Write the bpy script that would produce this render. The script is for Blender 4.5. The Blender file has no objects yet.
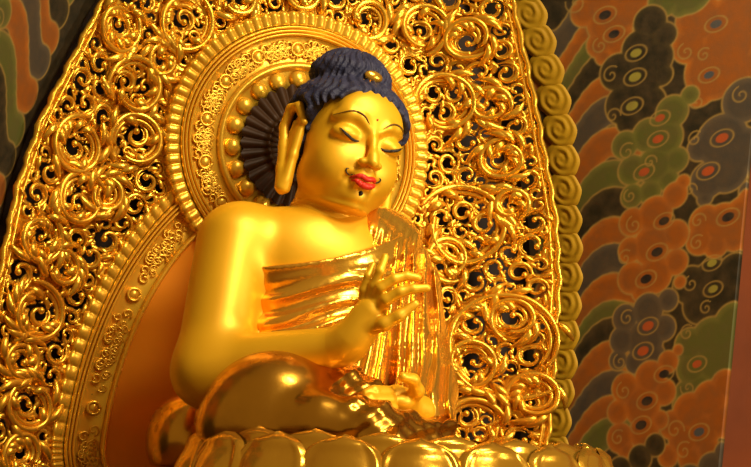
import bpy, math, random
import numpy as np
from mathutils import Vector
random.seed(7); rng = np.random.default_rng(7)
PI = math.pi
scn = bpy.context.scene
col = scn.collection

# ------------------------------------------------------------------ camera
YAW, EL, ROLL, DIST, FPX = math.radians(20), math.radians(8), 0.12320544, 6.0, 2000.0
cd = np.array([math.sin(YAW)*math.cos(EL), math.cos(YAW)*math.cos(EL), math.sin(EL)])
r0 = np.array([math.cos(YAW), -math.sin(YAW), 0.0]); u0 = np.cross(r0, cd)
cr = math.cos(ROLL)*r0 + math.sin(ROLL)*u0
cu = -math.sin(ROLL)*r0 + math.cos(ROLL)*u0
CAM = np.array([0.28455629, 0.0, 1.07399105]) - DIST*cd

def at(px, py, Y):
    """the point at depth Y that stands at pixel (px, py) of the photograph"""
    v = cd + (px-375.5)/FPX*cr - (py-233.5)/FPX*cu
    return CAM + v*(Y-CAM[1])/v[1]

cam_data = bpy.data.cameras.new('camera'); cam = bpy.data.objects.new('camera', cam_data); col.objects.link(cam)
from mathutils import Matrix
M4 = Matrix(((cr[0], cu[0], -cd[0], CAM[0]), (cr[1], cu[1], -cd[1], CAM[1]), (cr[2], cu[2], -cd[2], CAM[2]), (0, 0, 0, 1)))
cam.matrix_world = M4
cam_data.sensor_width = 36; cam_data.lens = 36*FPX/751; cam_data.clip_end = 100
scn.camera = cam

# ------------------------------------------------------------------ materials
def mat(name, base, rough=.4, metal=0., var=.0, vscale=8., bump=0., bscale=60., rvar=0., coat=0., attr=None, base2=None):
    m = bpy.data.materials.new(name); m.use_nodes = True
    nt = m.node_tree; b = nt.nodes['Principled BSDF']
    b.inputs['Base Color'].default_value = (*base, 1); b.inputs['Roughness'].default_value = rough
    b.inputs['Metallic'].default_value = metal
    if metal <= .1: b.inputs['Specular IOR Level'].default_value = .22
    if coat: b.inputs['Coat Weight'].default_value = coat; b.inputs['Coat Roughness'].default_value = .15
    tc = nt.nodes.new('ShaderNodeTexCoord')
    if attr:
        a = nt.nodes.new('ShaderNodeVertexColor'); a.layer_name = attr
        src = a.outputs['Color']
    else: src = None
    if var:
        n = nt.nodes.new('ShaderNodeTexNoise'); n.inputs['Scale'].default_value = vscale; n.inputs['Detail'].default_value = 5
        nt.links.new(tc.outputs['Object'], n.inputs['Vector'])
        mx = nt.nodes.new('ShaderNodeMix'); mx.data_type = 'RGBA'
        rp = nt.nodes.new('ShaderNodeMapRange'); rp.inputs[1].default_value = .35; rp.inputs[2].default_value = .7; rp.inputs[4].default_value = var
        nt.links.new(n.outputs['Fac'], rp.inputs[0]); nt.links.new(rp.outputs[0], mx.inputs['Factor'])
        if src: nt.links.new(src, mx.inputs['A'])
        else: mx.inputs['A'].default_value = (*base, 1)
        b2 = base2 or tuple(c*.55 for c in base)
        mx.inputs['B'].default_value = (*b2, 1)
        src = mx.outputs['Result']
        if rvar:
            r2 = nt.nodes.new('ShaderNodeMapRange'); r2.inputs[1].default_value = .3; r2.inputs[2].default_value = .7
            r2.inputs[3].default_value = max(.03, rough-rvar); r2.inputs[4].default_value = rough+rvar
            nt.links.new(n.outputs['Fac'], r2.inputs[0]); nt.links.new(r2.outputs[0], b.inputs['Roughness'])
    if src: nt.links.new(src, b.inputs['Base Color'])
    if bump:
        n2 = nt.nodes.new('ShaderNodeTexNoise'); n2.inputs['Scale'].default_value = bscale; n2.inputs['Detail'].default_value = 4
        nt.links.new(tc.outputs['Object'], n2.inputs['Vector'])
        bp = nt.nodes.new('ShaderNodeBump'); bp.inputs['Strength'].default_value = bump; bp.inputs['Distance'].default_value = .01
        nt.links.new(n2.outputs['Fac'], bp.inputs['Height']); nt.links.new(bp.outputs['Normal'], b.inputs['Normal'])
    return m

M = dict(
    skin=mat('satin_gold_paint', (.84, .45, .010), .44, .38, .3, 5, .03, 25, base2=(.76, .36, .008)),
    robe=mat('polished_gold_leaf', (.88, .48, .05), .20, .85, .4, 9, .10, 40, .06, base2=(.72, .34, .03)),
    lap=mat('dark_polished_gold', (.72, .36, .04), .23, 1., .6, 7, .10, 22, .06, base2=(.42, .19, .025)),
    carve=mat('carved_gilt_wood', (.90, .51, .045), .27, .8, .5, 6, .12, 70, .08, base2=(.84, .41, .025)),
    halo=mat('halo_gilt', (.90, .52, .04), .30, .6, .3, 10, .08, 90, .07, base2=(.82, .42, .03)),
    panel=mat('gold_in_warm_shade', (.95, .34, .012), .32, .25, .4, 5, .04, 20, .05, base2=(.88, .26, .010)),  # gold panel; orange reflected light between gilt surfaces is put into the colour
    core=mat('dark_brown_lacquer', (.045, .018, .005), .5, .1, .4, 12, .05, 40),
    lotus=mat('lotus_gold', (.88, .48, .045), .19, .85, .6, 10, .12, 30, .06, base2=(.62, .28, .025)),
    hair=mat('blue_black_hair', (.018, .020, .050), .48, 0., .7, 45, .5, 130, base2=(.045, .042, .075)),
    ink=mat('black_ink', (.02, .012, .008), .5), brow=mat('dark_brown_ink', (.13, .06, .008), .5),
    lip=mat('red_lip_paint', (.62, .030, .012), .35, 0., .3, 30, base2=(.5, .02, .01)),
    mural=mat('painted_mural', (.3, .1, .03), .6, 0., .35, 25, .06, 60, attr='paint', base2=(.10, .06, .025)),
    curl=mat('ochre_cloud_paint', (.42, .235, .008), .55, .1, .5, 18, .05, 50, base2=(.31, .155, .006)),
    niche=mat('shaded_back_wall', (.022, .010, .004), .6, 0., .5, 6, base2=(.035, .014, .005)),  # back wall; the shade behind the openwork is put into this dark colour
    wall=mat('red_brown_timber', (.28, .058, .010), .5, 0., .6, 4, .1, 20, base2=(.16, .034, .007)),
    stone=mat('altar_timber', (.14, .05, .02), .5, 0., .5, 5),
)

# ------------------------------------------------------------------ mesh helpers
def link(name, verts, faces, material, parent=None, smooth=True, loc=None):
    me = bpy.data.meshes.new(name)
    verts = np.asarray(verts, np.float32)
    if isinstance(faces, np.ndarray):
        n = len(faces); k = faces.shape[1]
        me.vertices.add(len(verts)); me.vertices.foreach_set('co', verts.ravel())
        me.loops.add(n*k); me.loops.foreach_set('vertex_index', faces.astype(np.int32).ravel())
        me.polygons.add(n); me.polygons.foreach_set('loop_start', np.arange(n, dtype=np.int32)*k)
        me.update(calc_edges=True); me.validate()
    else:
        me.from_pydata(verts.tolist(), [], faces)
    me.polygons.foreach_set('use_smooth', np.full(len(me.polygons), smooth))
    me.materials.append(material); me.update()
    o = bpy.data.objects.new(name, me); col.objects.link(o)
    if parent: o.parent = parent
    return o

def empty(name, loc=(0, 0, 0)):
    o = bpy.data.objects.new(name, None); col.objects.link(o); o.location = loc; o.empty_display_size = .1
    return o

def tag(o, label=None, cat=None, group=None, kind=None):
    if label: o['label'] = label
    if cat: o['category'] = cat
    if group: o['group'] = group
    if kind: o['kind'] = kind
    return o

class MB:
    def __init__(s): s.v = []; s.f = []; s.n = 0
    def add(s, v, f):
        s.v.append(np.asarray(v, np.float32)); s.f.append(np.asarray(f, np.int32)+s.n); s.n += len(v)
    def tube(s, P, R, sides=6, nrm=(0, -1, 0), flat=1.):
        P = np.asarray(P, float); n = len(P); R = np.broadcast_to(np.asarray(R, float), (n,))
        T = np.gradient(P, axis=0); T /= np.linalg.norm(T, axis=1, keepdims=True)+1e-9
        N0 = np.broadcast_to(np.asarray(nrm, float), P.shape)
        B = np.cross(T, N0); B /= np.linalg.norm(B, axis=1, keepdims=True)+1e-9
        N = np.cross(B, T)
        a = np.arange(sides)*2*PI/sides
        V = P[:, None]+R[:, None, None]*(np.cos(a)[None, :, None]*B[:, None]+flat*np.sin(a)[None, :, None]*N[:, None])
        V = np.concatenate([V.reshape(-1, 3), P[:1], P[-1:]])
        i = np.arange(n-1)[:, None]*sides; j = np.arange(sides)[None]
        j2 = (j+1) % sides
        F = np.stack([i+j, i+j2, i+sides+j2, i+sides+j], -1).reshape(-1, 4)
        jj = np.arange(sides); k2 = (jj+1) % sides
        c0 = np.stack([np.full(sides, n*sides), k2, jj, jj], -1)
        c1 = np.stack([np.full(sides, n*sides+1), (n-1)*sides+jj, (n-1)*sides+k2, (n-1)*sides+k2], -1)
        s.add(V, F); s.caps(c0, c1, len(V))
    def caps(s, c0, c1, nv):
        s.f.append(np.concatenate([c0, c1]).astype(np.int32)+(s.n-nv))
    def ball(s, c, r, seg=8, rings=5, sc=(1, 1, 1)):
        th = np.linspace(0, PI, rings+1); ph = np.arange(seg)*2*PI/seg
        V = np.stack([np.sin(th)[:, None]*np.cos(ph), np.sin(th)[:, None]*np.sin(ph), np.cos(th)[:, None]*np.ones(seg)], -1)
        V = V.reshape(-1, 3)*r*np.asarray(sc)+np.asarray(c)
        i = np.arange(rings)[:, None]*seg; j = np.arange(seg)[None]; j2 = (j+1) % seg
        s.add(V, np.stack([i+j, i+seg+j, i+seg+j2, i+j2], -1).reshape(-1, 4))
    def build(s, name, m, parent=None, smooth=True):
        V = np.concatenate(s.v); F = np.concatenate(s.f)
        faces = [tuple(dict.fromkeys(f)) for f in F.tolist()]
        return link(name, V, [f for f in faces if len(f) > 2], m, parent, smooth)

def grid_faces(nu, nv, wrap=False):
    i = np.arange(nu if wrap else nu-1)[:, None]*nv; j = np.arange(nv-1)[None]
    i2 = (i+nv) % (nu*nv)
    return np.stack([i+j, i2+j, i2+j+1, i+j+1], -1).reshape(-1, 4)

# ------------------------------------------------------------------ distance fields -> meshes
class Field:
    def __init__(s, lo, hi, h):
        s.lo = np.asarray(lo, np.float32); s.h = h
        s.n = np.ceil((np.asarray(hi)-s.lo)/h).astype(int)+1
        s.F = np.full(s.n, .12, np.float32)
        s.ax = [s.lo[i]+h*np.arange(s.n[i], dtype=np.float32) for i in range(3)]
    def box(s, lo, hi):
        a = np.clip(np.floor((np.asarray(lo)-s.lo)/s.h).astype(int), 0, s.n)
        b = np.clip(np.ceil((np.asarray(hi)-s.lo)/s.h).astype(int)+1, 0, s.n)
        return tuple(slice(x, y) for x, y in zip(a, b))
    def P(s, sl):
        return np.stack(np.meshgrid(*(s.ax[i][sl[i]] for i in range(3)), indexing='ij'), -1)
    def put(s, sl, d, k, op='u'):
        A = s.F[sl]
        if op == 'u':
            hh = np.maximum(k-np.abs(A-d), 0)/k; s.F[sl] = np.minimum(A, d)-hh*hh*k*.25
        else:
            d = -d; hh = np.maximum(k-np.abs(A-d), 0)/k; s.F[sl] = np.maximum(A, d)+hh*hh*k*.25
    def cap(s, a, b, ra, rb, k=.02, op='u'):
        a = np.asarray(a, np.float32); b = np.asarray(b, np.float32); m = max(ra, rb)+k+.03
        sl = s.box(np.minimum(a, b)-m, np.maximum(a, b)+m); p = s.P(sl)-a; ab = b-a
        if p.size == 0: return
        t = np.clip((p@ab)/(ab@ab+1e-9), 0, 1)
        s.put(sl, np.linalg.norm(p-t[..., None]*ab, axis=-1)-(ra+(rb-ra)*t), k, op)
    def chain(s, pts, rad, k=.02, op='u'):
        for i in range(len(pts)-1): s.cap(pts[i], pts[i+1], rad[i], rad[i+1], k, op)
    def ell(s, c, r, k=.02, op='u', rot=None):
        c = np.asarray(c, np.float32); r = np.asarray(r, np.float32); m = (max(r) if rot is not None else r)+k+.03
        sl = s.box(c-m, c+m); p = s.P(sl)-c
        if p.size == 0: return
        if rot is not None: p = p@np.asarray(rot, np.float32)
        k0 = np.linalg.norm(p/r, axis=-1); k1 = np.linalg.norm(p/(r*r), axis=-1)+1e-6
        s.put(sl, k0*(k0-1)/k1, k, op)
    def mesh(s, smooth=2):
        return nets(s.F, s.lo, s.h, smooth)

def nets(F, lo, h, smooth=2):
    S = F < 0
    S[0] = S[-1] = False; S[:, 0] = S[:, -1] = False; S[:, :, 0] = S[:, :, -1] = False
    F = np.where(S, F, np.maximum(F, 1e-5))
    nx, ny, nz = F.shape
    corner = [(i, j, k) for i in (0, 1) for j in (0, 1) for k in (0, 1)]
    cut = lambda A, c: A[c[0]:nx-1+c[0], c[1]:ny-1+c[1], c[2]:nz-1+c[2]]
    cnt = sum(cut(S, c).astype(np.int8) for c in corner)
    act = (cnt > 0) & (cnt < 8)
    idx = np.full(act.shape, -1, np.int64); I = np.argwhere(act); idx[act] = np.arange(len(I))
    V = np.zeros((len(I), 3)); W = np.zeros(len(I))
    for a in corner:
        for ax in range(3):
            if a[ax]: continue
            b = list(a); b[ax] = 1
            fa = F[I[:, 0]+a[0], I[:, 1]+a[1], I[:, 2]+a[2]]; fb = F[I[:, 0]+b[0], I[:, 1]+b[1], I[:, 2]+b[2]]
            m = (fa < 0) != (fb < 0)
            t = np.where(m, fa/(fa-fb+1e-12), 0)
            pos = np.tile(np.array(a, float), (len(I), 1)); pos[:, ax] = t
            V[m] += pos[m]; W[m] += 1
    V = (V/W[:, None]+I)*h+lo
    faces = []
    for ax in range(3):
        o1, o2 = [(1, 2), (2, 0), (0, 1)][ax]
        sl0 = [slice(1, None)]*3; sl0[ax] = slice(0, -1); sl1 = [slice(1, None)]*3; sl1[ax] = slice(1, None)
        A, B = S[tuple(sl0)], S[tuple(sl1)]
        E = np.argwhere(A != B); E0 = E+1; E0[:, ax] -= 1
        ins = A[E[:, 0], E[:, 1], E[:, 2]]
        def g(d1, d2):
            q = E0.copy(); q[:, o1] -= d1; q[:, o2] -= d2
            ok = np.all(q < np.array(act.shape), axis=1)
            q = np.minimum(q, np.array(act.shape)-1); r = idx[q[:, 0], q[:, 1], q[:, 2]]; r[~ok] = -1
            return r
        Q = np.stack([g(1, 1), g(0, 1), g(0, 0), g(1, 0)], 1)
        Q = np.where(ins[:, None], Q, Q[:, ::-1]); faces.append(Q[(Q >= 0).all(1)])
    Fc = np.concatenate(faces)
    for _ in range(smooth):
        acc = np.zeros_like(V); c = np.zeros(len(V))
        for a, b in ((0, 1), (1, 2), (2, 3), (3, 0)):
            np.add.at(acc, Fc[:, a], V[Fc[:, b]]); np.add.at(acc, Fc[:, b], V[Fc[:, a]])
            np.add.at(c, Fc[:, a], 1); np.add.at(c, Fc[:, b], 1)
        V = .4*V+.6*acc/np.maximum(c, 1)[:, None]
    return V, Fc

def smax(a, b, k):
    h = np.maximum(k-np.abs(a-b), 0)/k; return np.maximum(a, b)+h*h*k*.25
def smin(a, b, k): return -smax(-a, -b, k)

# ================================================================== THE STATUE
statue = empty('seated_statue', (0.0, -.5, .40))
tag(statue, 'gilded seated statue with dark blue hair and red lips on the lotus throne', 'statue')
SL = np.array(statue.location)

LZ = .434; TILT = .080; LX = .205
# ---- body (torso, arms, hands) ----
def arm_points():
    sh = at(233, 241, -.44); el = at(210, 371, -.53); wr = at(345, 345, -.80)
    return sh, el, wr
def torso(f):
    f.ell(at(322, 262, -.42), (.215, .130, .15), .03)
    f.ell(at(318, 300, -.42), (.20, .135, .16), .08)
    f.ell(at(308, 360, -.42), (.21, .16, .14), .08)
    # breast and shoulder masses
    f.ell(at(318, 252, -.47), (.17, .075, .09), .09)
    f.chain([at(246, 236, -.40), at(318, 284, -.41), at(388, 264, -.41)], [.090, .086, .090], .06)
    f.cap(at(326, 262, -.40), at(338, 205, -.42), .105, .080, .05)
lo, hi = (-.52, -1.02, .40), (.46, -.10, 1.24)
B = Field(lo, hi, .005)
torso(B)
tor = B.F.copy()
sh, el, wr = arm_points()
B.chain([sh, el], [.098, .094], .05)
B.chain([el, wr], [.092, .048], .05)
# right hand raised: palm and five fingers
def finger(f, pts, r0, r1, k=.008):
    n = len(pts); f.chain(pts, np.linspace(r0, r1, n), k)
B.cap(wr, at(356, 335, -.825), .044, .024, .03)
V, Fc = B.mesh(8)
bodyV, bodyF = [V], [Fc]
def hand_mesh(f, n=2):
    v_, f_ = f.mesh(n); bodyF.append(f_+sum(len(q) for q in bodyV)); bodyV.append(v_)
A = Field((-.12, -1.05, .56), (.26, -.74, .90), .003)
pa = at(352, 338, -.82); pb = at(372, 312, -.86)
A.chain([el+.80*(wr-el), wr, pa], [.053, .0475, .043], .03)
A.ell(at(365, 322, -.845), (.038, .028, .050), .03)
A.chain([pa, pb], [.041, .034], .03)
finger(A, [at(377, 309, -.87), at(386, 300, -.905), at(400, 292, -.925), at(413, 289, -.935), at(427, 288, -.94)], .0175, .0105, .006)
finger(A, [at(374, 303, -.86), at(381, 288, -.89), at(394, 279, -.905), at(407, 276, -.91), at(418, 278, -.915)], .0165, .0105, .005)
finger(A, [at(370, 301, -.85), at(374, 286, -.87), at(380, 271, -.885), at(385, 257, -.88)], .0155, .0100, .005)
finger(A, [at(363, 305, -.83), at(364, 290, -.845), at(368, 276, -.855), at(373, 265, -.85)], .0145, .0090, .005)
finger(A, [at(370, 328, -.86), at(384, 324, -.90), at(399, 316, -.92), at(415, 304, -.93)], .0210, .0115, .010)
hand_mesh(A)
# left hand resting in the lap, palm up, the thumb raised
A = Field((-.02, -1.06, .42), (.26, -.68, .66), .003)
lw = at(421, 411, -.79); lp = at(396, 402, -.82)
A.chain([lw, lp], [.040, .044], .03)
A.ell(lp, (.052, .055, .028), .02)
for i, (dy, ln) in enumerate(((-7, 0), (1, -4), (9, -4), (16, 3))):
    Yb = -.855-.016*i
    finger(A, [at(388+2*i, 399+dy, Yb), at(374+ln, 398+dy, Yb-.025), at(361+ln, 403+dy, Yb-.03), at(351+ln, 411+dy, Yb-.02)], .0165, .0110, .005)
finger(A, [at(409, 402, -.84), at(417, 391, -.87), at(413, 380, -.89), at(403, 377, -.90)], .022, .0125, .008)
hand_mesh(A)
bodyV = np.concatenate(bodyV); bodyF = np.concatenate(bodyF)

# ---- head, in its own axes: x to his left, y forward, z up, unit = head height ----
HS = .4138; HO = np.array([.0032, -.45, 1.2345])
w = np.array([-.0127, .0994, .1159]); t = np.linalg.norm(w); kx = w/t
K = np.array([[0, -kx[2], kx[1]], [kx[2], 0, -kx[0]], [-kx[1], kx[0], 0]])
HR = np.eye(3)+math.sin(t)*K+(1-math.cos(t))*K@K
def hw(p): return (np.asarray(p, float)*[1, -1, 1])@HR.T*HS+HO
H = Field((-.50, -.55, -.86), (.50, .60, .62), .0085)
H.ell((0, -.03, .13), (.325, .385, .36), .03)
H.ell((0, .10, -.12), (.305, .275, .335), .08)
H.ell((0, .16, -.22), (.245, .215, .24), .06)
for s in (-1, 1):
    H.ell((s*.155, .215, -.18), (.135, .13, .16), .07)
    H.ell((s*.17, .06, -.27), (.14, .17, .14), .08)
H.ell((0, .30, -.385), (.085, .075, .07), .07)
H.ell((0, .13, -.40), (.17, .16, .08), .08)
H.ell((0, .30, .14), (.23, .09, .16), .08)
for s in (-1, 1):                                                     # sockets, lids, brow ridge
    H.ell((s*.158, .435, .035), (.105, .050, .042), .06, 's')
    H.ell((s*.155, .305, -.005), (.105, .083, .062), .018)
    H.chain([(s*.045, .385, .06), (s*.10, .372, .108), (s*.175, .335, .125), (s*.25, .265, .10)], [.014, .018, .02, .014], .05)
H.chain([(0, .365, .10), (0, .405, -.02), (0, .455, -.135), (0, .475, -.175)], [.020, .026, .034, .038], .03)
for s in (-1, 1): H.ell((s*.052, .425, -.178), (.036, .038, .028), .025)
H.ell((0, .40, -.245), (.05, .03, .04), .04)
H.ell((0, .375, -.295), (.10, .05, .055), .05)
for s in (-1, 1): H.ell((s*.105, .375, -.30), (.03, .03, .03), .04, 's')
H.ell((0, .41, -.362), (.06, .028, .018), .03, 's')
# ears
for s in (-1, 1):
    ex = s*.352
    H.chain([(ex, .045, .05), (ex+s*.035, -.01, .155), (ex+s*.05, -.10, .145), (ex+s*.055, -.135, .02), (ex+s*.045, -.09, -.12)], [.028, .032, .034, .034, .036], .012)
    H.chain([(ex+s*.045, -.09, -.12), (ex+s*.035, -.045, -.28), (ex+s*.025, -.01, -.40)], [.036, .044, .054], .02)
    H.chain([(ex, .02, .0), (ex+s*.01, .015, -.18), (ex+s*.018, .01, -.36)], [.026, .03, .042], .02)
    H.ell((ex+s*.0, -.035, -.04), (.03, .07, .15), .02); H.ell((ex+s*.012, -.03, -.17), (.028, .06, .22), .02)
    H.chain([(ex+s*.03, -.03, .05), (ex+s*.03, -.055, -.02), (ex+s*.02, -.04, -.10)], [.014, .014, .012], .01)
# neck with its three rings
H.cap((0, -.04, -.30), (0, -.10, -.86), .232, .262, .05)
pz = H.ax[2]
ring = np.zeros_like(pz)
zz = np.broadcast_to(pz[None, None, :], H.F.shape); yy = np.broadcast_to(H.ax[1][None, :, None], H.F.shape)
tilt = zz+.28*yy
H.F -= (.030*np.abs(np.sin(PI*(tilt+.44)/.115))*np.clip((-.42-zz)/.04, 0, 1)-.015*np.clip((-.42-zz)/.04, 0, 1)).astype(np.float32)
headF = H.F
def face_y(x, z):
    """front surface of the face"""
    i = int(round((x-H.lo[0])/H.h)); k = int(round((z-H.lo[2])/H.h))
    c = headF[i, :, k]; j = np.where(c < 0)[0].max()
    f0, f1 = c[j], c[j+1]
    return H.ax[1][j]+H.h*f0/(f0-f1)
hv, hf = H.mesh(2)
hv = hw(hv); hf = hf[:, ::-1]
body = link('body', np.concatenate([bodyV, hv])-SL, np.concatenate([bodyF, hf+len(bodyV)]), M['skin'], statue)

# ---- hair ----
G = Field((-.50, -.55, -.40), (.50, .50, .74), .0085)
G.ell((0, -.05, .17), (.41, .435, .31), .03)
G.ell((0, -.12, -.05), (.35, .32, .25), .1)
px_, py_, pz_ = np.meshgrid(*G.ax, indexing='ij')
line = .285-1.15*px_**2                                              # front hair line
side = .05-1.6*(.10-py_)
back = np.where(py_ > .16, line, np.where(py_ > -.02, line+(py_-.16)/.18*.30, np.maximum(line-.30-(-.02-py_)*1.5, -.32)))
cutf = (back-pz_)*.75
G.F = smax(G.F, cutf.astype(np.float32), .05)
G.ell((-.03, -.095, .475), (.275, .29, .165), .03)
G.ell((-.035, -.095, .57), (.18, .19, .09), .05)
for s in (-1, 1): G.ell((s*.415, -.02, .02), (.10, .135, .205), .02, 's')
ang = np.arctan2(px_, py_+.05)
rip = np.sin(ang*34+2.2*np.sin(pz_*34)+1.3*np.sin(ang*7))
rip2 = np.sin(pz_*62+2.0*np.sin(ang*9))
top = np.clip((np.hypot(px_, py_+.07)-.05)/.12, 0, 1)
G.F = G.F-(.0075*rip*top+.0035*rip2).astype(np.float32)
v, f = G.mesh(1)
hair = link('hair', hw(v)-SL, f[:, ::-1], M['hair'], statue); tag(hair, 'dark blue wavy hair with a topknot')
mb = MB(); jc = np.array([-.005, .207, .450]); mb.ball((0, 0, 0), 1, 16, 10, (.068, .026, .038))
V = np.concatenate(mb.v); o = link('hair_jewel', hw(V+jc)-SL, np.concatenate(mb.f)[:, ::-1], M['robe'], statue); tag(o, 'small gold jewel in the hair')

# ---- painted face ----
def on_face(pts, lift=.004): return [hw((x, face_y(x, z)+lift, z))-SL for x, z in pts]
def arc(pts, n=24):
    pts = np.asarray(pts, float); tt = np.linspace(0, len(pts)-1, n); i = np.minimum(tt.astype(int), len(pts)-2)
    d = np.zeros((len(pts), pts.shape[1])); d[1:-1] = (pts[2:]-pts[:-2])/2; d[0] = pts[1]-pts[0]; d[-1] = pts[-1]-pts[-2]
    u = (tt-i)[:, None]; a, b, da, db = pts[i], pts[i+1], d[i], d[i+1]
    return a*(2*u**3-3*u**2+1)+da*(u**3-2*u**2+u)+b*(-2*u**3+3*u**2)+db*(u**3-u**2)
def stroke(name, pts, r, m, n=24, lift=.004, flat=.5, taper=.8):
    c = arc(pts, n); s_ = np.linspace(-1, 1, n); rr = r*(1-taper*np.abs(s_)**2.2)
    b = MB(); b.tube(on_face(c, lift), rr*HS, 6, tuple(HR@np.array([0, -1., 0])), flat); return b.build(name, m, statue)
for s in (-1, 1):
    stroke('eyebrow', [(s*.05, .075), (s*.10, .120), (s*.17, .138), (s*.265, .095)], .0060, M['brow'])
    e = stroke('eyelid_line', [(s*.08, -.040), (s*.115, -.047), (s*.16, -.038), (s*.20, -.020), (s*.235, .006)], .0105, M['ink'], lift=.006)
    stroke('moustache', [(s*.075, -.268), (s*.10, -.270), (s*.122, -.258), (s*.128, -.240), (s*.112, -.234)], .0052, M['ink'])
def lip(pts, r, lift): 
    c = arc(pts, 26); s_ = np.linspace(-1, 1, 26); rr = r*np.sqrt(np.maximum(1-np.abs(s_)**2.4, .02))
    lipmb.tube(on_face(c, lift), rr*HS, 10, tuple(HR@np.array([0, -1., 0])), .75)
lipmb = MB()
lip([(-.088, -.288), (-.045, -.272), (0, -.282), (.045, -.272), (.088, -.288)], .019, .004)
lip([(-.078, -.298), (-.04, -.318), (0, -.324), (.04, -.318), (.078, -.298)], .024, .004)
lips = lipmb.build('lips', M['lip'], statue); tag(lips, 'painted red lips')
b = MB(); b.tube(on_face(arc([(0, -.355), (.004, -.372), (-.004, -.39)], 10), .003), np.array([.006, .011, .014, .015, .015, .014, .012, .010, .006, .002])*HS, 6, (0, -1, 0), .5)
b.build('chin_tuft', M['ink'], statue)
b = MB(); b.ball(hw((0, face_y(0, .125)+.002, .125))-SL, .007*HS, 8, 6); o = b.build('forehead_mark', M['lip'], statue); tag(o, 'small red dot on the forehead')

# ---- robe across the chest ----
def pl(pts):                                                          # plane through three points, positive above
    a, b_, c = pts; n = np.cross(b_-a, c-a); n /= np.linalg.norm(n); n = n if n[2] > 0 else -n
    return a, n
X, Y, Z = np.meshgrid(*B.ax, indexing='ij')
A0, N0 = pl([at(250, 268, -.55), at(375, 240, -.55), at(258, 266, -.35)])
dn = (X-A0[0])*N0[0]+(Y-A0[1])*N0[1]+(Z-A0[2])*N0[2]
sag = .020*np.clip(1-((X+.02)/.2)**2, -1, 1)                          # the hem hangs in a curve
dn = dn+sag
wav = dn+.012*np.sin(X*14+Z*6)+.10*np.clip(X-.02, 0, .3)**1.5
fold = .0075*np.sin(2*PI*wav/.046+.8*np.sin(wav*31))+.002*np.sin(2*PI*wav/.023+X*20)
fold *= np.clip((-dn-.035)/.03, 0, 1)
hem = .006*np.exp(-((dn+.006)/.007)**2)
Rf = tor-.018-fold-hem
Rf = smax(Rf, dn, .006)
Rf = smax(Rf, -(tor+.012), .004)
Rf = np.where(X > .18, .05, Rf).astype(np.float32)
v, f = nets(Rf, B.lo, B.h, 5)
o = link('chest_robe', v-SL, f, M['robe'], statue); tag(o, 'glossy folded robe across the chest')

# ---- drape over the left shoulder and arm ----
D = Field((-.02, -.92, .38), (.50, -.16, 1.10), .004)
D.chain([at(369, 229, -.415), at(384, 248, -.38), at(404, 290, -.38), at(414, 345, -.42), at(420, 420, -.50)], [.078, .096, .092, .094, .108], .05)
D.chain([at(373, 238, -.49), at(374, 290, -.52), at(366, 350, -.56), at(362, 400, -.62)], [.050, .052, .062, .075], .04)
D.chain([at(404, 290, -.46), at(412, 350, -.55), at(416, 410, -.60)], [.05, .065, .07], .04)
D.chain([at(430, 385, -.60), at(425, 412, -.745)], [.075, .068], .04)
D.chain([at(390, 262, -.475), at(396, 320, -.51)], [.066, .062], .05)
x, y, z = np.meshgrid(*D.ax, indexing='ij')
P0 = at(378, 236, -.42)
q = (x-P0[0])*.95-(y-P0[1])*.55                                        # across the folds, which fan out below the shoulder
spread = np.clip((P0[2]-z)/.55, .0, 1)
qq = (q-.05)/(.42+.58*spread)
fd = np.sin(2*PI*qq/.048+1.0*np.sin(z*5))+.2*np.sin(2*PI*qq/.030+z*5)
D.F = D.F-(.0085*fd*np.clip((P0[2]+.05-z)/.12, .15, 1)).astype(np.float32)
v, f = D.mesh(7)
o = link('shoulder_drape', v-SL, f, M['robe'], statue); tag(o, 'pleated drape hanging from the left shoulder')

# ---- robe over the crossed legs ----
L = Field((-.56, -1.22, .30), (.50, -.08, .72), .005)
kc = at(276, 416, -.73)
L.ell(kc, (.186, .165, .162), .02); L.ell(at(271, 436, -.72), (.186, .165, .12), .06)
L.chain([at(240, 420, -.50), at(275, 417, -.70)], [.12, .12], .08)
L.ell(at(184, 440, -.24), (.105, .12, .125), .03)
L.chain([at(320, 425, -.90), at(370, 432, -.95), at(420, 438, -.86)], [.085, .072, .06], .05)
L.chain([at(330, 396, -.70), at(385, 420, -.74)], [.10, .08], .05)
L.ell(at(420, 430, -.70), (.09, .14, .07), .05)
x, y, z = np.meshgrid(*L.ax, indexing='ij')
xr = x-at(330, 400, -.85)[0]
msk = np.clip((xr+.03)/.05, 0, 1)
fd = np.sin(2*PI*(z*.9-.45*xr+.1*y)/.050+2.2*np.sin(x*11+z*7))+.35*np.sin(2*PI*(x*.7+z*.8)/.045+2*np.sin(y*20+z*14))
L.F = L.F-(.0055*fd*msk).astype(np.float32)
kd = np.linalg.norm(np.stack([x-kc[0], (y-kc[1])*.9, (z-kc[2])*1.15], -1), axis=-1)
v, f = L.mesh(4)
o = link('lap_robe', v-SL, f, M['lap'], statue); tag(o, 'dark glossy robe over the folded knee')

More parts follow.
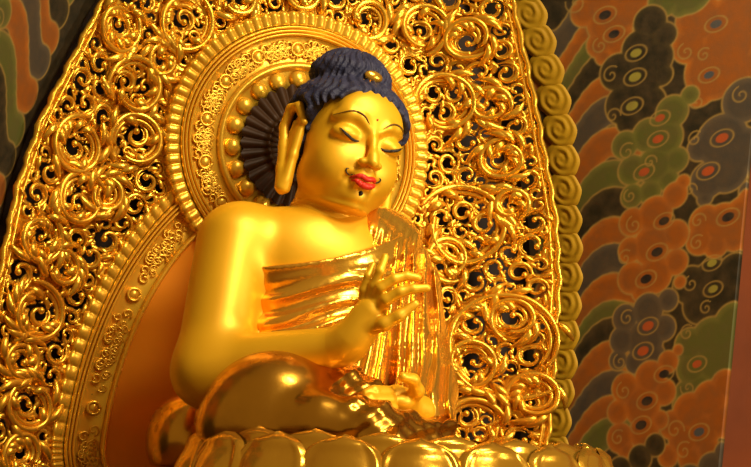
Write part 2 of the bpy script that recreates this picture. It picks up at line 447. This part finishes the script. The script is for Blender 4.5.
# ================================================================== LOTUS THRONE
lc = np.array([LX, -.70])
lotus = empty('lotus_throne', (lc[0], lc[1], 0))
lotus.rotation_euler = (0, -math.atan(TILT), 0)
tag(lotus, 'gilded lotus throne of rounded petals beneath the seated statue', 'throne')
prof = [(.0, .06), (.47, .06), (.49, .08), (.44, .10), (.44, .17), (.475, .26), (.51, LZ-.045), (.505, LZ-.01), (.485, LZ), (.0, LZ)]
n = 72; a = np.arange(n)*2*PI/n
V = np.concatenate([np.stack([r*np.cos(a), r*np.sin(a)*.88, np.full(n, z)], 1) for r, z in prof]).reshape(len(prof), n, 3).transpose(1, 0, 2).reshape(-1, 3)
link('seat_core', V, grid_faces(n, len(prof), True), M['lotus'], lotus)
def petal_mesh(W, Hh, bulge):
    nu, nv = 17, 15; top = []; bot = []
    for i in range(nu):
        for j in range(nv):
            u = -1+2*i/(nu-1); vv = j/(nv-1)
            wd = W*(.80+.30*vv-.10*vv*vv)*max(1-max((vv-.5)/.5, 0)**2.6, 0.0)**.5
            x = u*wd; zq = Hh*vv
            edge = max(abs(u)**3, vv**5)
            out = bulge*(1-.50*u*u)*math.sin(PI*(.14+.80*vv))+.020*math.exp(-((edge-.72)/.12)**2)
            top.append((x, -out, zq)); bot.append((x*.97, -out+.022, zq*.985))
    F = grid_faces(nu, nv); N = nu*nv
    fb = F[:, ::-1]+N
    rim = [i*nv+nv-1 for i in range(nu)]; rim2 = [q+N for q in rim]
    side = [(rim[i], rim2[i], rim2[i+1], rim[i+1]) for i in range(nu-1)]
    return np.array(top+bot), np.concatenate([F, fb, np.array(side)])
def ring_of_petals(W, Hh, bulge, R, z0, n, ph, lean):
    v, f = petal_mesh(W, Hh, bulge); first = None
    for i in range(n):
        a = ph+i*2*PI/n
        if first is None:
            o = link('petal', v, f, M['lotus'], lotus); first = o
            sub = o.modifiers.new('smooth', 'SUBSURF'); sub.levels = sub.render_levels = 1
        else:
            o = first.copy(); col.objects.link(o); o.parent = lotus
        o.location = (R*math.sin(a), -R*.88*math.cos(a), z0); o.rotation_euler = (lean, 0, a)
ring_of_petals(.118, .250, .100, .495, .200, 18, .10, .06)
ring_of_petals(.112, .215, .075, .485, .244, 18, .10+PI/18, .0)
ring_of_petals(.095, .155, .045, .50, .04, 18, .10+PI/18, .55)

# ================================================================== MANDORLA
man = empty('carved_mandorla', (0, 0, 0))
tag(man, 'tall pointed gilded openwork mandorla with two halos standing behind the seated statue', 'mandorla')
AV = np.array([[0, .80], [.3, .835], [.55, .845], [.7, .842], [1.0, .826], [1.2, .789], [1.5, .689], [1.62, .645], [1.87, .55], [2.05, .41], [2.2, .22], [2.3, .0]])
def half(v): return np.interp(v, AV[:, 0], AV[:, 1])
def fwd(u, v): return .16*np.clip((np.abs(u)-(half(v)-.27))/.27, 0, 1)**1.3
def mp(u, v, h=0.):
    u = np.asarray(u, float); v = np.asarray(v, float)
    return np.stack(np.broadcast_arrays(u, -fwd(u, v)-h, v), -1)
def inv(px, py):
    Yv = 0.
    for _ in range(12):
        p = at(px, py, Yv); Yv = float(-fwd(p[0], p[2]))
    return p[0], p[2]
HC = np.array([0, .30+.97888642]); HRAD = .41
BC = np.array([0, .35]); BA, BB, BL = .607, .93, .40

# ---- openwork: stems laid first, curls packed between them ----
gs = .005
gu, gv = np.meshgrid(np.arange(-.86, .8601, gs), np.arange(.0, 2.3, gs), indexing='ij')
slope = .92
avail = (half(gv)-.022-np.abs(gu))*slope
avail = np.minimum(avail, np.hypot(gu-HC[0], gv-HC[1])-HRAD-.004)
bb = np.where(gv > BC[1], BB, BL)
bd = (np.hypot(gu/BA, (gv-BC[1])/bb)-1); gl = np.hypot(gu/BA**2, (gv-BC[1])/bb**2)/np.maximum(np.hypot(gu/BA, (gv-BC[1])/bb), 1e-6)
avail = np.minimum(avail, bd/np.maximum(gl, 1e-6)-.004)
hoops = []
for (px, py, rp) in ((458, 226, 41), (500, 346, 54), (438, 105, 31), (487, 105, 17), (443, 260, 22), (466, 364, 24), (470, 424, 26), (529, 395, 22),
                     (508, 318, 19), (497, 160, 19), (420, 30, 24), (463, 40, 20), (508, 205, 15),
                     (133, 141, 26), (133, 86, 27), (75, 146, 26), (79, 199, 25), (183, 25, 28), (37, 313, 26), (28, 405, 24), (118, 30, 22), (40, 240, 22),
                     (235, 0, 18), (300, -6, 18), (365, 22, 20), (20, 360, 17), (60, 268, 17), (20, 455, 20), (104, 195, 16), (160, 62, 15)):
    c = inv(px, py); R = rp/355.
    hoops.append((c[0], c[1], R))
    avail = np.minimum(avail, np.abs(np.hypot(gu-c[0], gv-c[1])-R)-.012)
circles = []
cap = .034
while True:
    A = np.minimum(avail, cap); m = A.max()
    if m < .0085 or len(circles) > 1500: break
    ii = np.argwhere(A > m-.0004); i, j = ii[rng.integers(len(ii))]
    c = (gu[i, j], gv[i, j], A[i, j]); circles.append(c)
    r_ = c[2]+.06; i0, i1 = max(i-int(r_/gs)-9, 0), i+int(r_/gs)+10; j0, j1 = max(j-int(r_/gs)-9, 0), j+int(r_/gs)+10
    sl = (slice(i0, i1), slice(j0, j1))
    avail[sl] = np.minimum(avail[sl], np.hypot(gu[sl]-c[0], gv[sl]-c[1])-c[2])

def hoop_part(b, cu_, cv, R, seed):
    rr = random.Random(seed); d = rr.choice((-1, 1)); a0 = rr.uniform(0, 2*PI)
    n = 64; s_ = np.linspace(0, 1, n); th = a0+d*2*PI*.98*s_
    r = R*(1+.22*(np.clip(.25-s_, 0, 1)/.25)**2)*(1-.20*np.clip((s_-.72)/.28, 0, 1))
    P = mp(cu_+r*np.cos(th), cv+r*np.sin(th), .024+.012*s_)
    rad = np.interp(s_, [0, .1, .8, 1], [.005, .0098, .0090, .006])
    b.tube(P, rad, 8, flat=1.1)
    b.tube(mp(cu_+(r-.015)*np.cos(th), cv+(r-.015)*np.sin(th), .016+.010*s_)[6:], .0075, 6)
    for k in range(11):                                               # leaves breaking from the stem
        tq = rr.uniform(.05, .97); q = a0+d*2*PI*1.08*tq
        n2 = 9; w_ = np.linspace(0, 1, n2); out = rr.choice((-1, 1))
        rr_ = R+out*(.004+.034*w_**1.3); aa = q+d*w_*.055/R
        b.tube(mp(cu_+rr_*np.cos(aa), cv+rr_*np.sin(aa), .020+.014*np.sin(PI*w_)), .0125*np.sin(PI*(.12+.84*w_))**.8, 7, flat=.8)
def curl_part(b, cu_, cv, R, seed):
    rr = random.Random(seed); d = rr.choice((-1, 1)); a0 = rr.uniform(0, 2*PI)
    if R > .019:
        n = 30; s_ = np.linspace(0, 1, n); turns = rr.uniform(.78, 1.12); th = a0+d*2*PI*turns*s_
        r = R*(1.06-.70*s_**1.1)
        rad = R*np.interp(s_, [0, .1, .35, .8, 1], [.08, .17, .23, .17, .17])
        b.tube(mp(cu_+r*np.cos(th), cv+r*np.sin(th), .012+.45*R*s_**1.2), rad, 8, flat=1.1)
        b.ball(mp(cu_+r[-1]*np.cos(th[-1]), cv+r[-1]*np.sin(th[-1]), .014+.5*R), R*.30, 8, 6)
        th2 = th[:20]; r2 = r[:20]+R*.02
        b.tube(mp(cu_+(r2-.27*R)*np.cos(th2), cv+(r2-.27*R)*np.sin(th2), .010+.30*R*s_[:20]), R*np.interp(s_[:20], [0, .2, .66], [.05, .10, .05]), 5)
        for k in range(5):                                            # leaf lobes, outside and inside the scroll
            q = a0+d*(1.25*k)+rr.uniform(-.3, .3); w_ = np.linspace(0, 1, 8)
            rt = R*(.98+.50*w_); ta = q-d*w_*.65
            b.tube(mp(cu_+rt*np.cos(ta), cv+rt*np.sin(ta), .012+.006*w_), R*.24*np.sin(PI*(.15+.80*w_))**.8, 6, flat=.7)
        for k in range(2):
            q = a0+d*(1.0+1.5*k); w_ = np.linspace(0, 1, 7)
            rt = R*(.86-.36*w_); ta = q+d*w_*.9
            b.tube(mp(cu_+rt*np.cos(ta), cv+rt*np.sin(ta), .012+.2*R*w_), R*.13*np.sin(PI*(.2+.75*w_)), 5)
    elif R > .0115:
        n = 14; s_ = np.linspace(0, 1, n); th = a0+d*2*PI*.85*s_; r = R*(1.3-.95*s_)
        b.tube(mp(cu_+r*np.cos(th), cv+r*np.sin(th), .009+.5*R*s_), R*np.interp(s_, [0, .3, 1], [.12, .38, .34]), 6)
    else:
        w_ = np.linspace(-1, 1, 9); L_ = R*2.1
        b.tube(mp(cu_+L_*w_*math.cos(a0), cv+L_*w_*math.sin(a0), .012+.004*(1-w_*w_)), R*.75*np.maximum(1-w_*w_, .03)**.6*(1-.3*w_), 6)
for i, (a_, b_, R) in enumerate(hoops):
    mb = MB(); hoop_part(mb, a_, b_, R, 100+i); mb.build('scroll_stem', M['carve'], man)
small = MB(); k = 0
for i, (a_, b_, R) in enumerate(circles):
    inview = .12 < b_ < 1.95
    if R > .019 and inview and k < 98 and not (abs(a_) < .40 and b_ < 1.2):
        mb = MB(); curl_part(mb, a_, b_, R, 500+i); mb.build('curl', M['carve'], man); k += 1
    else: curl_part(small, a_, b_, R, 500+i)
tag(small.build('leaf_filigree', M['carve'], man), kind='stuff')
# carved leaf ground between the curls, pierced inside each of them
gs2 = .004
pu, pv = np.meshgrid(np.arange(-.86, .8601, gs2), np.arange(.0, 2.3, gs2), indexing='ij')
keep = np.abs(pu) < half(pv)-.004
keep &= np.hypot(pu-HC[0], pv-HC[1]) > HRAD-.03
bb2 = np.where(pv > BC[1], BB, BL); keep &= np.hypot(pu/BA, (pv-BC[1])/bb2) > .96
near = np.full(pu.shape, .05)
for (a_, b_, R) in circles:
    r_ = R+.06; i0 = max(int((a_-r_+.86)/gs2), 0); i1 = int((a_+r_+.86)/gs2)+2; j0 = max(int((b_-r_)/gs2), 0); j1 = int((b_+r_)/gs2)+2
    d = np.hypot(pu[i0:i1, j0:j1]-a_, pv[i0:i1, j0:j1]-b_)-R
    near[i0:i1, j0:j1] = np.minimum(near[i0:i1, j0:j1], np.abs(d))
    if R > .0115: keep[i0:i1, j0:j1] &= d > -.06*R
hg = .004+.007*np.abs(np.sin(near*210+2*np.sin(pu*25)*np.sin(pv*22)))
cells = keep[:-1, :-1] & keep[1:, :-1] & keep[:-1, 1:] & keep[1:, 1:]
I = np.argwhere(cells); nvv = pu.shape[1]; b0 = I[:, 0]*nvv+I[:, 1]
Fq = np.stack([b0, b0+nvv, b0+nvv+1, b0+1], 1)
used, invx = np.unique(Fq, return_inverse=True)
V = mp(pu, pv, hg).reshape(-1, 3)[used]
o = link('leaf_ground', V, invx.reshape(-1, 4), M['carve'], man)
so = o.modifiers.new('thick', 'SOLIDIFY'); so.thickness = .012; so.offset = -1

# ---- outer rim ----
mb = MB()
vv = np.concatenate([np.linspace(0, 1.9, 120), np.linspace(1.92, 2.298, 40)])
for s in (-1, 1):
    mb.tube(mp(s*(half(vv)+.003*np.sin(vv*70)), vv, .010), .009+.002*np.sin(vv*140), 8); mb.tube(mp(s*(half(vv)-.018), vv, .012), .005, 6)
mb.build('outer_rim', M['carve'], man)

# ---- halos: heightfields over rings ----
def ring_mesh(S, nth, offs, hts, wave=None, th0=0., th1=2*PI):
    """S(theta, inset) -> (u, v); offs and hts give the profile from outside in"""
    wrap = th1-th0 > 2*PI-1e-6
    th = np.linspace(th0, th1, nth, endpoint=not wrap)
    V = []
    for d, hgt in zip(offs, hts):
        dd, hh = (d, hgt) if wave is None else wave(th, d, hgt)
        u, v = S(th, dd+0*th); V.append(mp(u, v, 0*th+hh))
    V = np.stack(V, 1)
    return V.reshape(-1, 3), grid_faces(nth, len(offs), wrap)[:, ::-1]
def S_head(th, d): return HC[0]+(HRAD-d)*np.cos(th), HC[1]+(HRAD-d)*np.sin(th)
def S_body(th, d):
    b_ = np.where(np.sin(th) >= 0, BB, BL)
    return BC[0]+(BA-d)*np.cos(th), BC[1]+(b_-d)*np.sin(th)
def flutes(n, o0, o1, h0):
    def wv(th, d, hgt):
        s_ = np.abs(np.sin(n*th/2)); 
        q = min(max((d-o0)/(o1-o0), 0), 1); s_ = s_**.6
        return d+np.where(d < o1*.3, .007*(1-s_), 0), hgt+.012*s_*min(1, math.sin(PI*q)*2.2)*(1-.35*q)+0*th
    return wv
def halo(name, S, label, nf, bands, hb, flow):
    root = empty(name, (0, 0, 0)); root.parent = man; tag(root, label)
    f0, f1, r1, b1, e1 = bands            # flutes end, mouldings end, floral band end, inner ring end
    o_ = np.linspace(0, f0, 9)
    v, f = ring_mesh(S, nf*10, [0, *o_, f0], [-.01, *[hb for q in o_], hb-.004], flutes(nf, 0, f0, hb))
    link('fluted_border', v, f, M['halo'], root)
    w_ = (f1-f0)/3; offs = []; hts = []
    for q in range(3):
        for t_ in np.linspace(0, 1, 8): offs.append(f0+w_*(q+t_)); hts.append(hb+.004+.011*math.sin(PI*t_)**.7)
    v, f = ring_mesh(S, 360, offs, hts); link('moulding', v, f, M['halo'], root)
    v, f = ring_mesh(S, 360, [f1, f1+.004, r1-.004, r1], [hb, hb-.004, hb-.004, hb]); link('band', v, f, M['halo'], root)
    mb = None
    for i_, th in enumerate(np.arange(0, 2*PI-.02, flow/(.5*(BA+HRAD)))):
        mid = (f1+r1)/2; hw_ = (r1-f1)/2; kind = i_ % 10
        if kind == 0:
            if mb: mb.build('floral_sprig', M['halo'], root); mb = None
            mc = MB(); u, v = S(np.array([th]), np.array([mid])); q = np.linspace(0, 2*PI, 20)
            mc.tube(mp(u[0]+hw_*.50*np.cos(q), v[0]+hw_*.50*np.sin(q), hb+.004), .0042, 6); mc.ball(mp(u[0], v[0], hb), hw_*.42, 8, 6, (1, .5, 1)); mc.build('medallion', M['halo'], root)
        elif kind in (3, 4, 5, 6, 7):
            mb = mb or MB()
            for q in range(5):
                tq = th+(q-2)*.014/(BA if S is S_body else HRAD)*1.2; dq = mid+hw_*.50*((-1)**q)*rng.uniform(.2, 1)
                u, v = S(np.array([tq]), np.array([dq])); R = hw_*rng.uniform(.26, .40); a0 = rng.uniform(0, 6); s_ = np.linspace(0, 1, 14)
                r = R*(1.2-.85*s_); mb.tube(mp(u[0]+r*np.cos(a0+7*s_), v[0]+r*np.sin(a0+7*s_), hb+.002), R*.22, 5)
    if mb: mb.build('floral_sprig', M['halo'], root)
    offs = []; hts = []
    for t_ in np.linspace(0, 1, 9): offs.append(r1+(b1-r1)*t_); hts.append(hb+.003+.013*math.sin(PI*t_)**.7)
    v, f = ring_mesh(S, 360, offs, hts); link('inner_ring', v, f, M['halo'], root)
    return root
hh_ = halo('head_halo', S_head, 'round fluted halo behind the head', 84, (.046, .078, .155, .178, 0), .045, .022)
bh = halo('body_halo', S_body, 'tall arched halo behind the body', 140, (.040, .072, .142, .160, 0), .020, .022)
# head halo centre: bosses round a dark ribbed rosette
v, f = ring_mesh(S_head, 240, [.176, .182, .232, .236], [.045, .040, .040, .03]); link('boss_band', v, f, M['halo'], hh_)
for i in range(20):
    a = 2*PI*(i+.5)/20; u, v = S_head(np.array([a]), np.array([.205])); mb = MB(); mb.ball(mp(u[0], v[0], .042), .026, 14, 10, (1, .75, 1)); mb.build('boss', M['halo'], hh_)
def wv(th, d, hgt):
    s_ = np.abs(np.sin(32*th/2)); q = (d-.222)/(.41-.222)
    return d+(.012*(1-s_) if q < .1 else 0*s_), hgt+.010*s_*(1-q)
do = np.concatenate([np.linspace(.222, .30, 6), [.304, .309, .314], np.linspace(.32, .4099, 6)]); hts = [.052]*6+[.060, .066, .060]+[.05]*6
v, f = ring_mesh(S_head, 320, do, hts, wv); o = link('rosette', v, f, M['core'], hh_); tag(o, 'dark brown ribbed rosette')
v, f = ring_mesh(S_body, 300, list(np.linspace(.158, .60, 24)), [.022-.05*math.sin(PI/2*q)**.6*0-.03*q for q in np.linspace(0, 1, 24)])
o = link('inner_panel', v, f, M['panel'], bh); tag(o, 'smooth gold inner panel coloured with orange reflected light')

# ================================================================== MURAL NICHE
PXO = at(732, 330, -.55)[0]
def panel_pt(s, z, side=1, lift=0.):
    s = np.asarray(s, float); z = np.asarray(z, float)
    xi = half(np.minimum(z, 2.2))+.015; yi = .06
    if side < 0: yi = -.12
    x = xi+(PXO-xi)*s; y = yi+(-.55-yi)*s
    nx, ny = -.8, -.55
    return np.stack(np.broadcast_arrays(side*(x+nx*lift), y+ny*lift, z), -1)
def pinv(px, py):
    """panel coordinates of the painted spot seen at a pixel"""
    s = .4
    for _ in range(40):
        yv = .06-.61*s; p = at(px, py, yv)
        xi = half(min(max(p[2], 0), 2.2))+.015; s2 = (p[0]-xi)/(PXO-xi); s = .6*s+.4*s2
    return s, p[2]
ZT = 2.3
ns, nz = 300, 760
sg, zg = np.meshgrid(np.linspace(0, 1, ns), np.linspace(0, ZT, nz), indexing='ij')
PX3 = panel_pt(sg, zg)
# painting coordinates in metres along the wall: q across, z up
def qz(px, py):
    s, z = pinv(px, py); xi = half(min(max(z, 0), 2.2))+.015
    return np.array([s*math.hypot(PXO-xi, .61)+ (xi-.8)*1.0, z])
xi_ = half(np.minimum(zg, 2.2))+.015
Q = sg*np.hypot(PXO-xi_, .61)+(xi_-.8)
ORANGE, DARK, GREEN, GREY = (.25, .068, .006), (.017, .013, .005), (.080, .080, .014), (.052, .040, .028)
LINE = np.array((.33, .20, .045))
paint = np.zeros((ns, nz, 3)); paint[:] = DARK
PPM = 1/345.
wob = .004*np.sin(Q*140+2*np.sin(zg*90))+.004*np.sin(zg*120+Q*60)
def blob(shape, colr, dots=(), curls=()):
    """a painted cloud: a union of round lobes, a paler outline, curls and eyes"""
    d = np.full(Q.shape, 9.)
    for (x, y, r) in shape:
        c = qz(x, y); d = smin(d, np.hypot(Q-c[0], zg-c[1])-r*PPM, .006)
    colr = np.array(colr); inn = d < 0
    g = np.clip(1+d/.022, 0, 1)[..., None]*.45
    rim = np.minimum(colr*1.9+np.array((.05, .03, .004)), 1)
    paint[inn] = ((1-g)*colr+g*rim)[inn]
    def ln(dist, w=.0032):
        k = np.exp(-(dist/w)**2)[..., None]*.7
        paint[:] = paint*(1-k)+k*LINE
    ln(np.abs(d))
    for (x, y, r, a0) in curls:
        c = qz(x, y); dx, dz = Q-c[0], zg-c[1]; rr = np.hypot(dx, dz); th = np.mod(np.arctan2(dz, dx)-a0, 2*PI)
        R = r*PPM; k = np.minimum(np.abs(rr-R*(1-.11*th)), np.abs(rr-R*(1-.11*(th+2*PI))))
        ln(np.where(rr < R*1.05, k, 9.), .0028)
    for (x, y, r, cc) in dots:
        c = qz(x, y); dx, dz = (Q-c[0]), (zg-c[1]); e = np.hypot(dx*.8-dz*.25, dz)-r*PPM
        ln(np.abs(e-.012), .0024)
        k = np.clip(-e/.003+.5, 0, 1)[..., None]; paint[:] = paint*(1-k)+k*np.array(cc)
RED, BLK, YEL, BLU = (.34, .06, .012), (.012, .010, .010), (.25, .21, .03), (.05, .06, .07)
def tail(x0, y0, x1, y1, w, c):
    n = 14; t_ = np.linspace(0, 1, n)
    blob([(x0+(x1-x0)*q, y0+(y1-y0)*q+13*math.sin(2*PI*q+.6), w*(1-.12*q)) for q in t_], c)
# far band: wavy tails rising from the golden border to the first row of clouds
seq = [ORANGE, GREY, DARK, ORANGE, GREEN, DARK]
y = -60; i = 0
cols = [GREY, ORANGE, GREEN, DARK, ORANGE, GREY, ORANGE, GREEN, DARK, ORANGE, GREY, ORANGE, GREEN, DARK, ORANGE, GREY, ORANGE, GREEN]
ys = [16, 48, 70, 92, 118, 140, 172, 205, 232, 262, 288, 318, 345, 362, 385, 415, 440, 462]
for yv, cc in zip(ys, cols):
    tail(548, yv+24, 632, yv-34, 17, cc)
# third column (far right), top to bottom
blob([(700, 20, 26), (715, 70, 32), (690, 45, 20), (735, 20, 30), (740, 70, 22), (700, 92, 16), (712, 60, 25), (728, 45, 30)], ORANGE, [(716, 24, 4.5, BLU), (709, 75, 4, BLU)], [(686, 52, 10, 2), (704, 55, 8, 1), (697, 102, 8, 3)])
blob([(745, 100, 24), (722, 140, 28), (742, 150, 24), (700, 148, 14), (708, 180, 20), (728, 172, 22), (748, 190, 10), (705, 198, 9)], GREY, [(722, 138, 5, RED), (708, 171, 5, RED)], [(695, 139, 9, 1), (690, 190, 8, 0), (741, 95, 10, 2)])
blob([(705, 222, 18), (722, 224, 22), (742, 215, 20), (700, 240, 16), (716, 245, 14), (735, 236, 16), (750, 200, 14)], ORANGE, [(728, 217, 5, BLK)], [(698, 221, 9, 0), (697, 243, 9, 1)])
blob([(690, 285, 20), (712, 280, 22), (735, 272, 20), (700, 305, 20), (725, 300, 20), (745, 290, 16), (712, 318, 12)], DARK, [(713, 289, 4, YEL), (712, 263, 4, YEL)], [(691, 284, 9, 2), (706, 308, 8, 1)])
blob([(690, 345, 18), (712, 340, 24), (735, 325, 24), (692, 368, 18), (715, 362, 22), (735, 350, 20), (685, 392, 12), (700, 388, 16), (680, 405, 9)], GREEN, [(697, 364, 4, RED)], [(687, 333, 9, 1), (688, 388, 9, 3)])
blob([(672, 425, 15), (690, 412, 20), (710, 400, 20), (725, 385, 16), (684, 440, 18), (702, 432, 20), (720, 420, 18), (668, 456, 12), (690, 458, 14), (708, 450, 14)], ORANGE, [(699, 432, 4.5, BLU)], [(675, 430, 11, 0), (684, 451, 10, 1)])
blob([(690, 480, 16), (712, 468, 16), (728, 455, 16), (735, 480, 18)], GREY)
# second column
blob([(600, -5, 20), (585, 12, 16), (610, 20, 26), (630, 8, 22), (600, 44, 15), (618, 40, 18), (604, 56, 10), (640, -8, 20)], ORANGE, [(605, 15, 5, BLK), (614, 34, 4.5, BLK)], [(600, 46, 9, 2), (576, 3, 12, 3)])
blob([(665, 0, 18), (690, -8, 24), (680, 8, 10)], GREEN, [], [])
blob([(650, 22, 18), (664, 35, 14), (640, 48, 20), (655, 58, 20), (618, 72, 20), (640, 80, 24), (662, 75, 12), (625, 104, 22), (648, 104, 20), (628, 122, 13)], DARK, [(636, 53, 4.5, YEL), (635, 77, 5, YEL), (632, 106, 5, YEL)], [(611, 75, 10, 1), (613, 116, 9, 0)])
blob([(672, 112, 18), (690, 95, 10), (625, 145, 15), (648, 135, 18), (665, 138, 20), (632, 170, 16), (655, 165, 20), (676, 160, 14), (632, 196, 13), (650, 192, 13), (668, 180, 12)], GREEN, [(658, 139, 4.5, RED), (644, 172, 4.5, RED), (660, 118, 4, RED)], [(627, 152, 10, 1), (650, 162, 8, 0), (630, 196, 8, 2)])
blob([(632, 222, 15), (655, 215, 20), (675, 195, 14), (683, 182, 8), (630, 250, 14), (652, 245, 22), (675, 235, 16), (632, 278, 17), (655, 275, 20), (676, 262, 14), (640, 292, 10), (680, 282, 7)], ORANGE, [(664, 221, 4.5, BLK), (657, 252, 5, BLK), (646, 279, 5, BLK)], [(634, 225, 10, 2), (625, 258, 9, 1)])
blob([(625, 318, 15), (648, 310, 18), (668, 300, 12), (622, 340, 15), (645, 340, 22), (664, 328, 14), (618, 360, 11), (636, 362, 13), (655, 355, 12)], GREY, [(648, 326, 5, RED), (643, 351, 5, RED)], [(627, 318, 9, 1), (620, 362, 9, 2)])
blob([(625, 388, 16), (650, 378, 18), (668, 362, 12), (678, 350, 6), (618, 412, 13), (642, 405, 22), (664, 392, 14), (620, 438, 16), (644, 432, 18), (660, 420, 10), (626, 450, 10)], ORANGE, [(664, 374, 4.5, BLK), (647, 401, 5, BLK), (641, 425, 5, BLK)], [(624, 391, 10, 2), (618, 438, 9, 1)])
blob([(620, 470, 14), (640, 458, 14), (655, 445, 12), (600, 478, 14)], DARK)
def mural(name, side, label):
    V = panel_pt(sg, zg, side).reshape(-1, 3)
    F = grid_faces(ns, nz)
    if side < 0: F = F[:, ::-1]
    o = link(name, V, F, M['mural'], None, True)
    c = np.ones((ns*nz, 4), np.float32); c[:, :3] = paint.reshape(-1, 3)
    at_ = o.data.color_attributes.new('paint', 'FLOAT_COLOR', 'POINT'); at_.data.foreach_set('color', c.ravel())
    so = o.modifiers.new('board', 'SOLIDIFY'); so.thickness = .02; so.offset = -1 
    return tag(o, label, 'mural panel')
mr = mural('mural_panel', 1, 'painted panel of orange, green and grey clouds right of the mandorla')
ml = mural('mural_panel.001', -1, 'painted cloud panel seen edge on left of the mandorla')
# raised golden cloud curls bordering the right panel
cpx = [(528, -14), (536, 14), (545, 41), (553, 70), (560, 100), (566, 130), (569, 160), (571, 190), (572, 219), (573, 248), (573, 277), (572, 306), (570, 335), (568, 364), (565, 393), (562, 422), (560, 451), (558, 480)]
for i, (x, y) in enumerate(cpx):
    s, z = pinv(x-6, y); L_ = math.hypot(PXO-half(z), .61)
    R = .062; mb = MB(); nr, na = 12, 36; V = []
    for a in range(na):
        th = 2*PI*a/na
        for r in range(nr):
            q = r/(nr-1); rad = R*q*(1+.02*math.cos(7*th))
            hgt = .010*math.sqrt(max(1-q**4, 0))+.0030*math.cos(2*PI*(q*2.2-th/(2*PI)))*min(q*3, 1)*(1-q**6)
            V.append(panel_pt(s+rad*math.cos(th)*.95/L_, z+rad*math.sin(th)*.92, 1, .002+hgt))
    V = np.array(V); link('cloud_curl', V, grid_faces(na, nr, True), M['curl'], mr)
tag(mr, 'painted panel of orange, green and grey clouds right of the mandorla', 'mural panel')

# ================================================================== ROOM
def box(name, lo, hi, m, kind='structure'):
    x0, y0, z0 = lo; x1, y1, z1 = hi
    V = [(x0, y0, z0), (x1, y0, z0), (x1, y1, z0), (x0, y1, z0), (x0, y0, z1), (x1, y0, z1), (x1, y1, z1), (x0, y1, z1)]
    F = [(0, 3, 2, 1), (4, 5, 6, 7), (0, 1, 5, 4), (1, 2, 6, 5), (2, 3, 7, 6), (3, 0, 4, 7)]
    return tag(link(name, V, F, m, None, False), kind=kind)
box('wall_back', (-1.0, .14, -.04), (1.0, .20, 3.0), M['niche'])
box('wall_right', (1.0, .14, -.04), (3.4, .20, 3.0), M['wall'])
box('wall_left', (-2.6, .14, -.04), (-1.0, .20, 3.0), M['wall'])
box('floor', (-2.6, -2.2, -.06), (3.4, .22, 0), M['stone'])

# ================================================================== LIGHT
def area(name, loc, target, size, power, colr=(1, .80, .52)):
    l = bpy.data.lights.new(name, 'AREA'); l.energy = power; l.size = size; l.color = colr; l.shape = 'DISK'
    o = bpy.data.objects.new(name, l); col.objects.link(o); o.location = loc
    d = Vector(target)-Vector(loc); o.rotation_euler = d.to_track_quat('-Z', 'Y').to_euler(); return o
def spot(name, loc, target, size, blend, power, radius, colr=(1, .84, .58)):
    l = bpy.data.lights.new(name, 'SPOT'); l.energy = power; l.spot_size = math.radians(size); l.spot_blend = blend; l.shadow_soft_size = radius; l.color = colr
    o = bpy.data.objects.new(name, l); col.objects.link(o); o.location = loc
    o.rotation_euler = (Vector(target)-Vector(loc)).to_track_quat('-Z', 'Y').to_euler(); return o
spot('hall_spotlight', (.9, -3.9, 3.6), (.10, -.3, .80), 38, 1.0, 740, .6)
area('ceiling_lamp', (.3, -2.0, 3.4), (.05, -.5, .9), .45, 44, (1, .86, .60))
area('right_fill', (1.9, -2.6, 1.3), (.62, 0, .8), .4, 42, (1, .86, .60))  # added light to brighten the mandorla's right side and the sleeve
wd = bpy.data.worlds.new('hall'); scn.world = wd; wd.use_nodes = True
bg = wd.node_tree.nodes['Background']; bg.inputs['Color'].default_value = (1.0, .64, .24, 1); bg.inputs['Strength'].default_value = .27
vs = scn.view_settings
vs.view_transform = 'Standard'; vs.look = 'None'; vs.exposure = 0; vs.gamma = 1; vs.use_curve_mapping = False
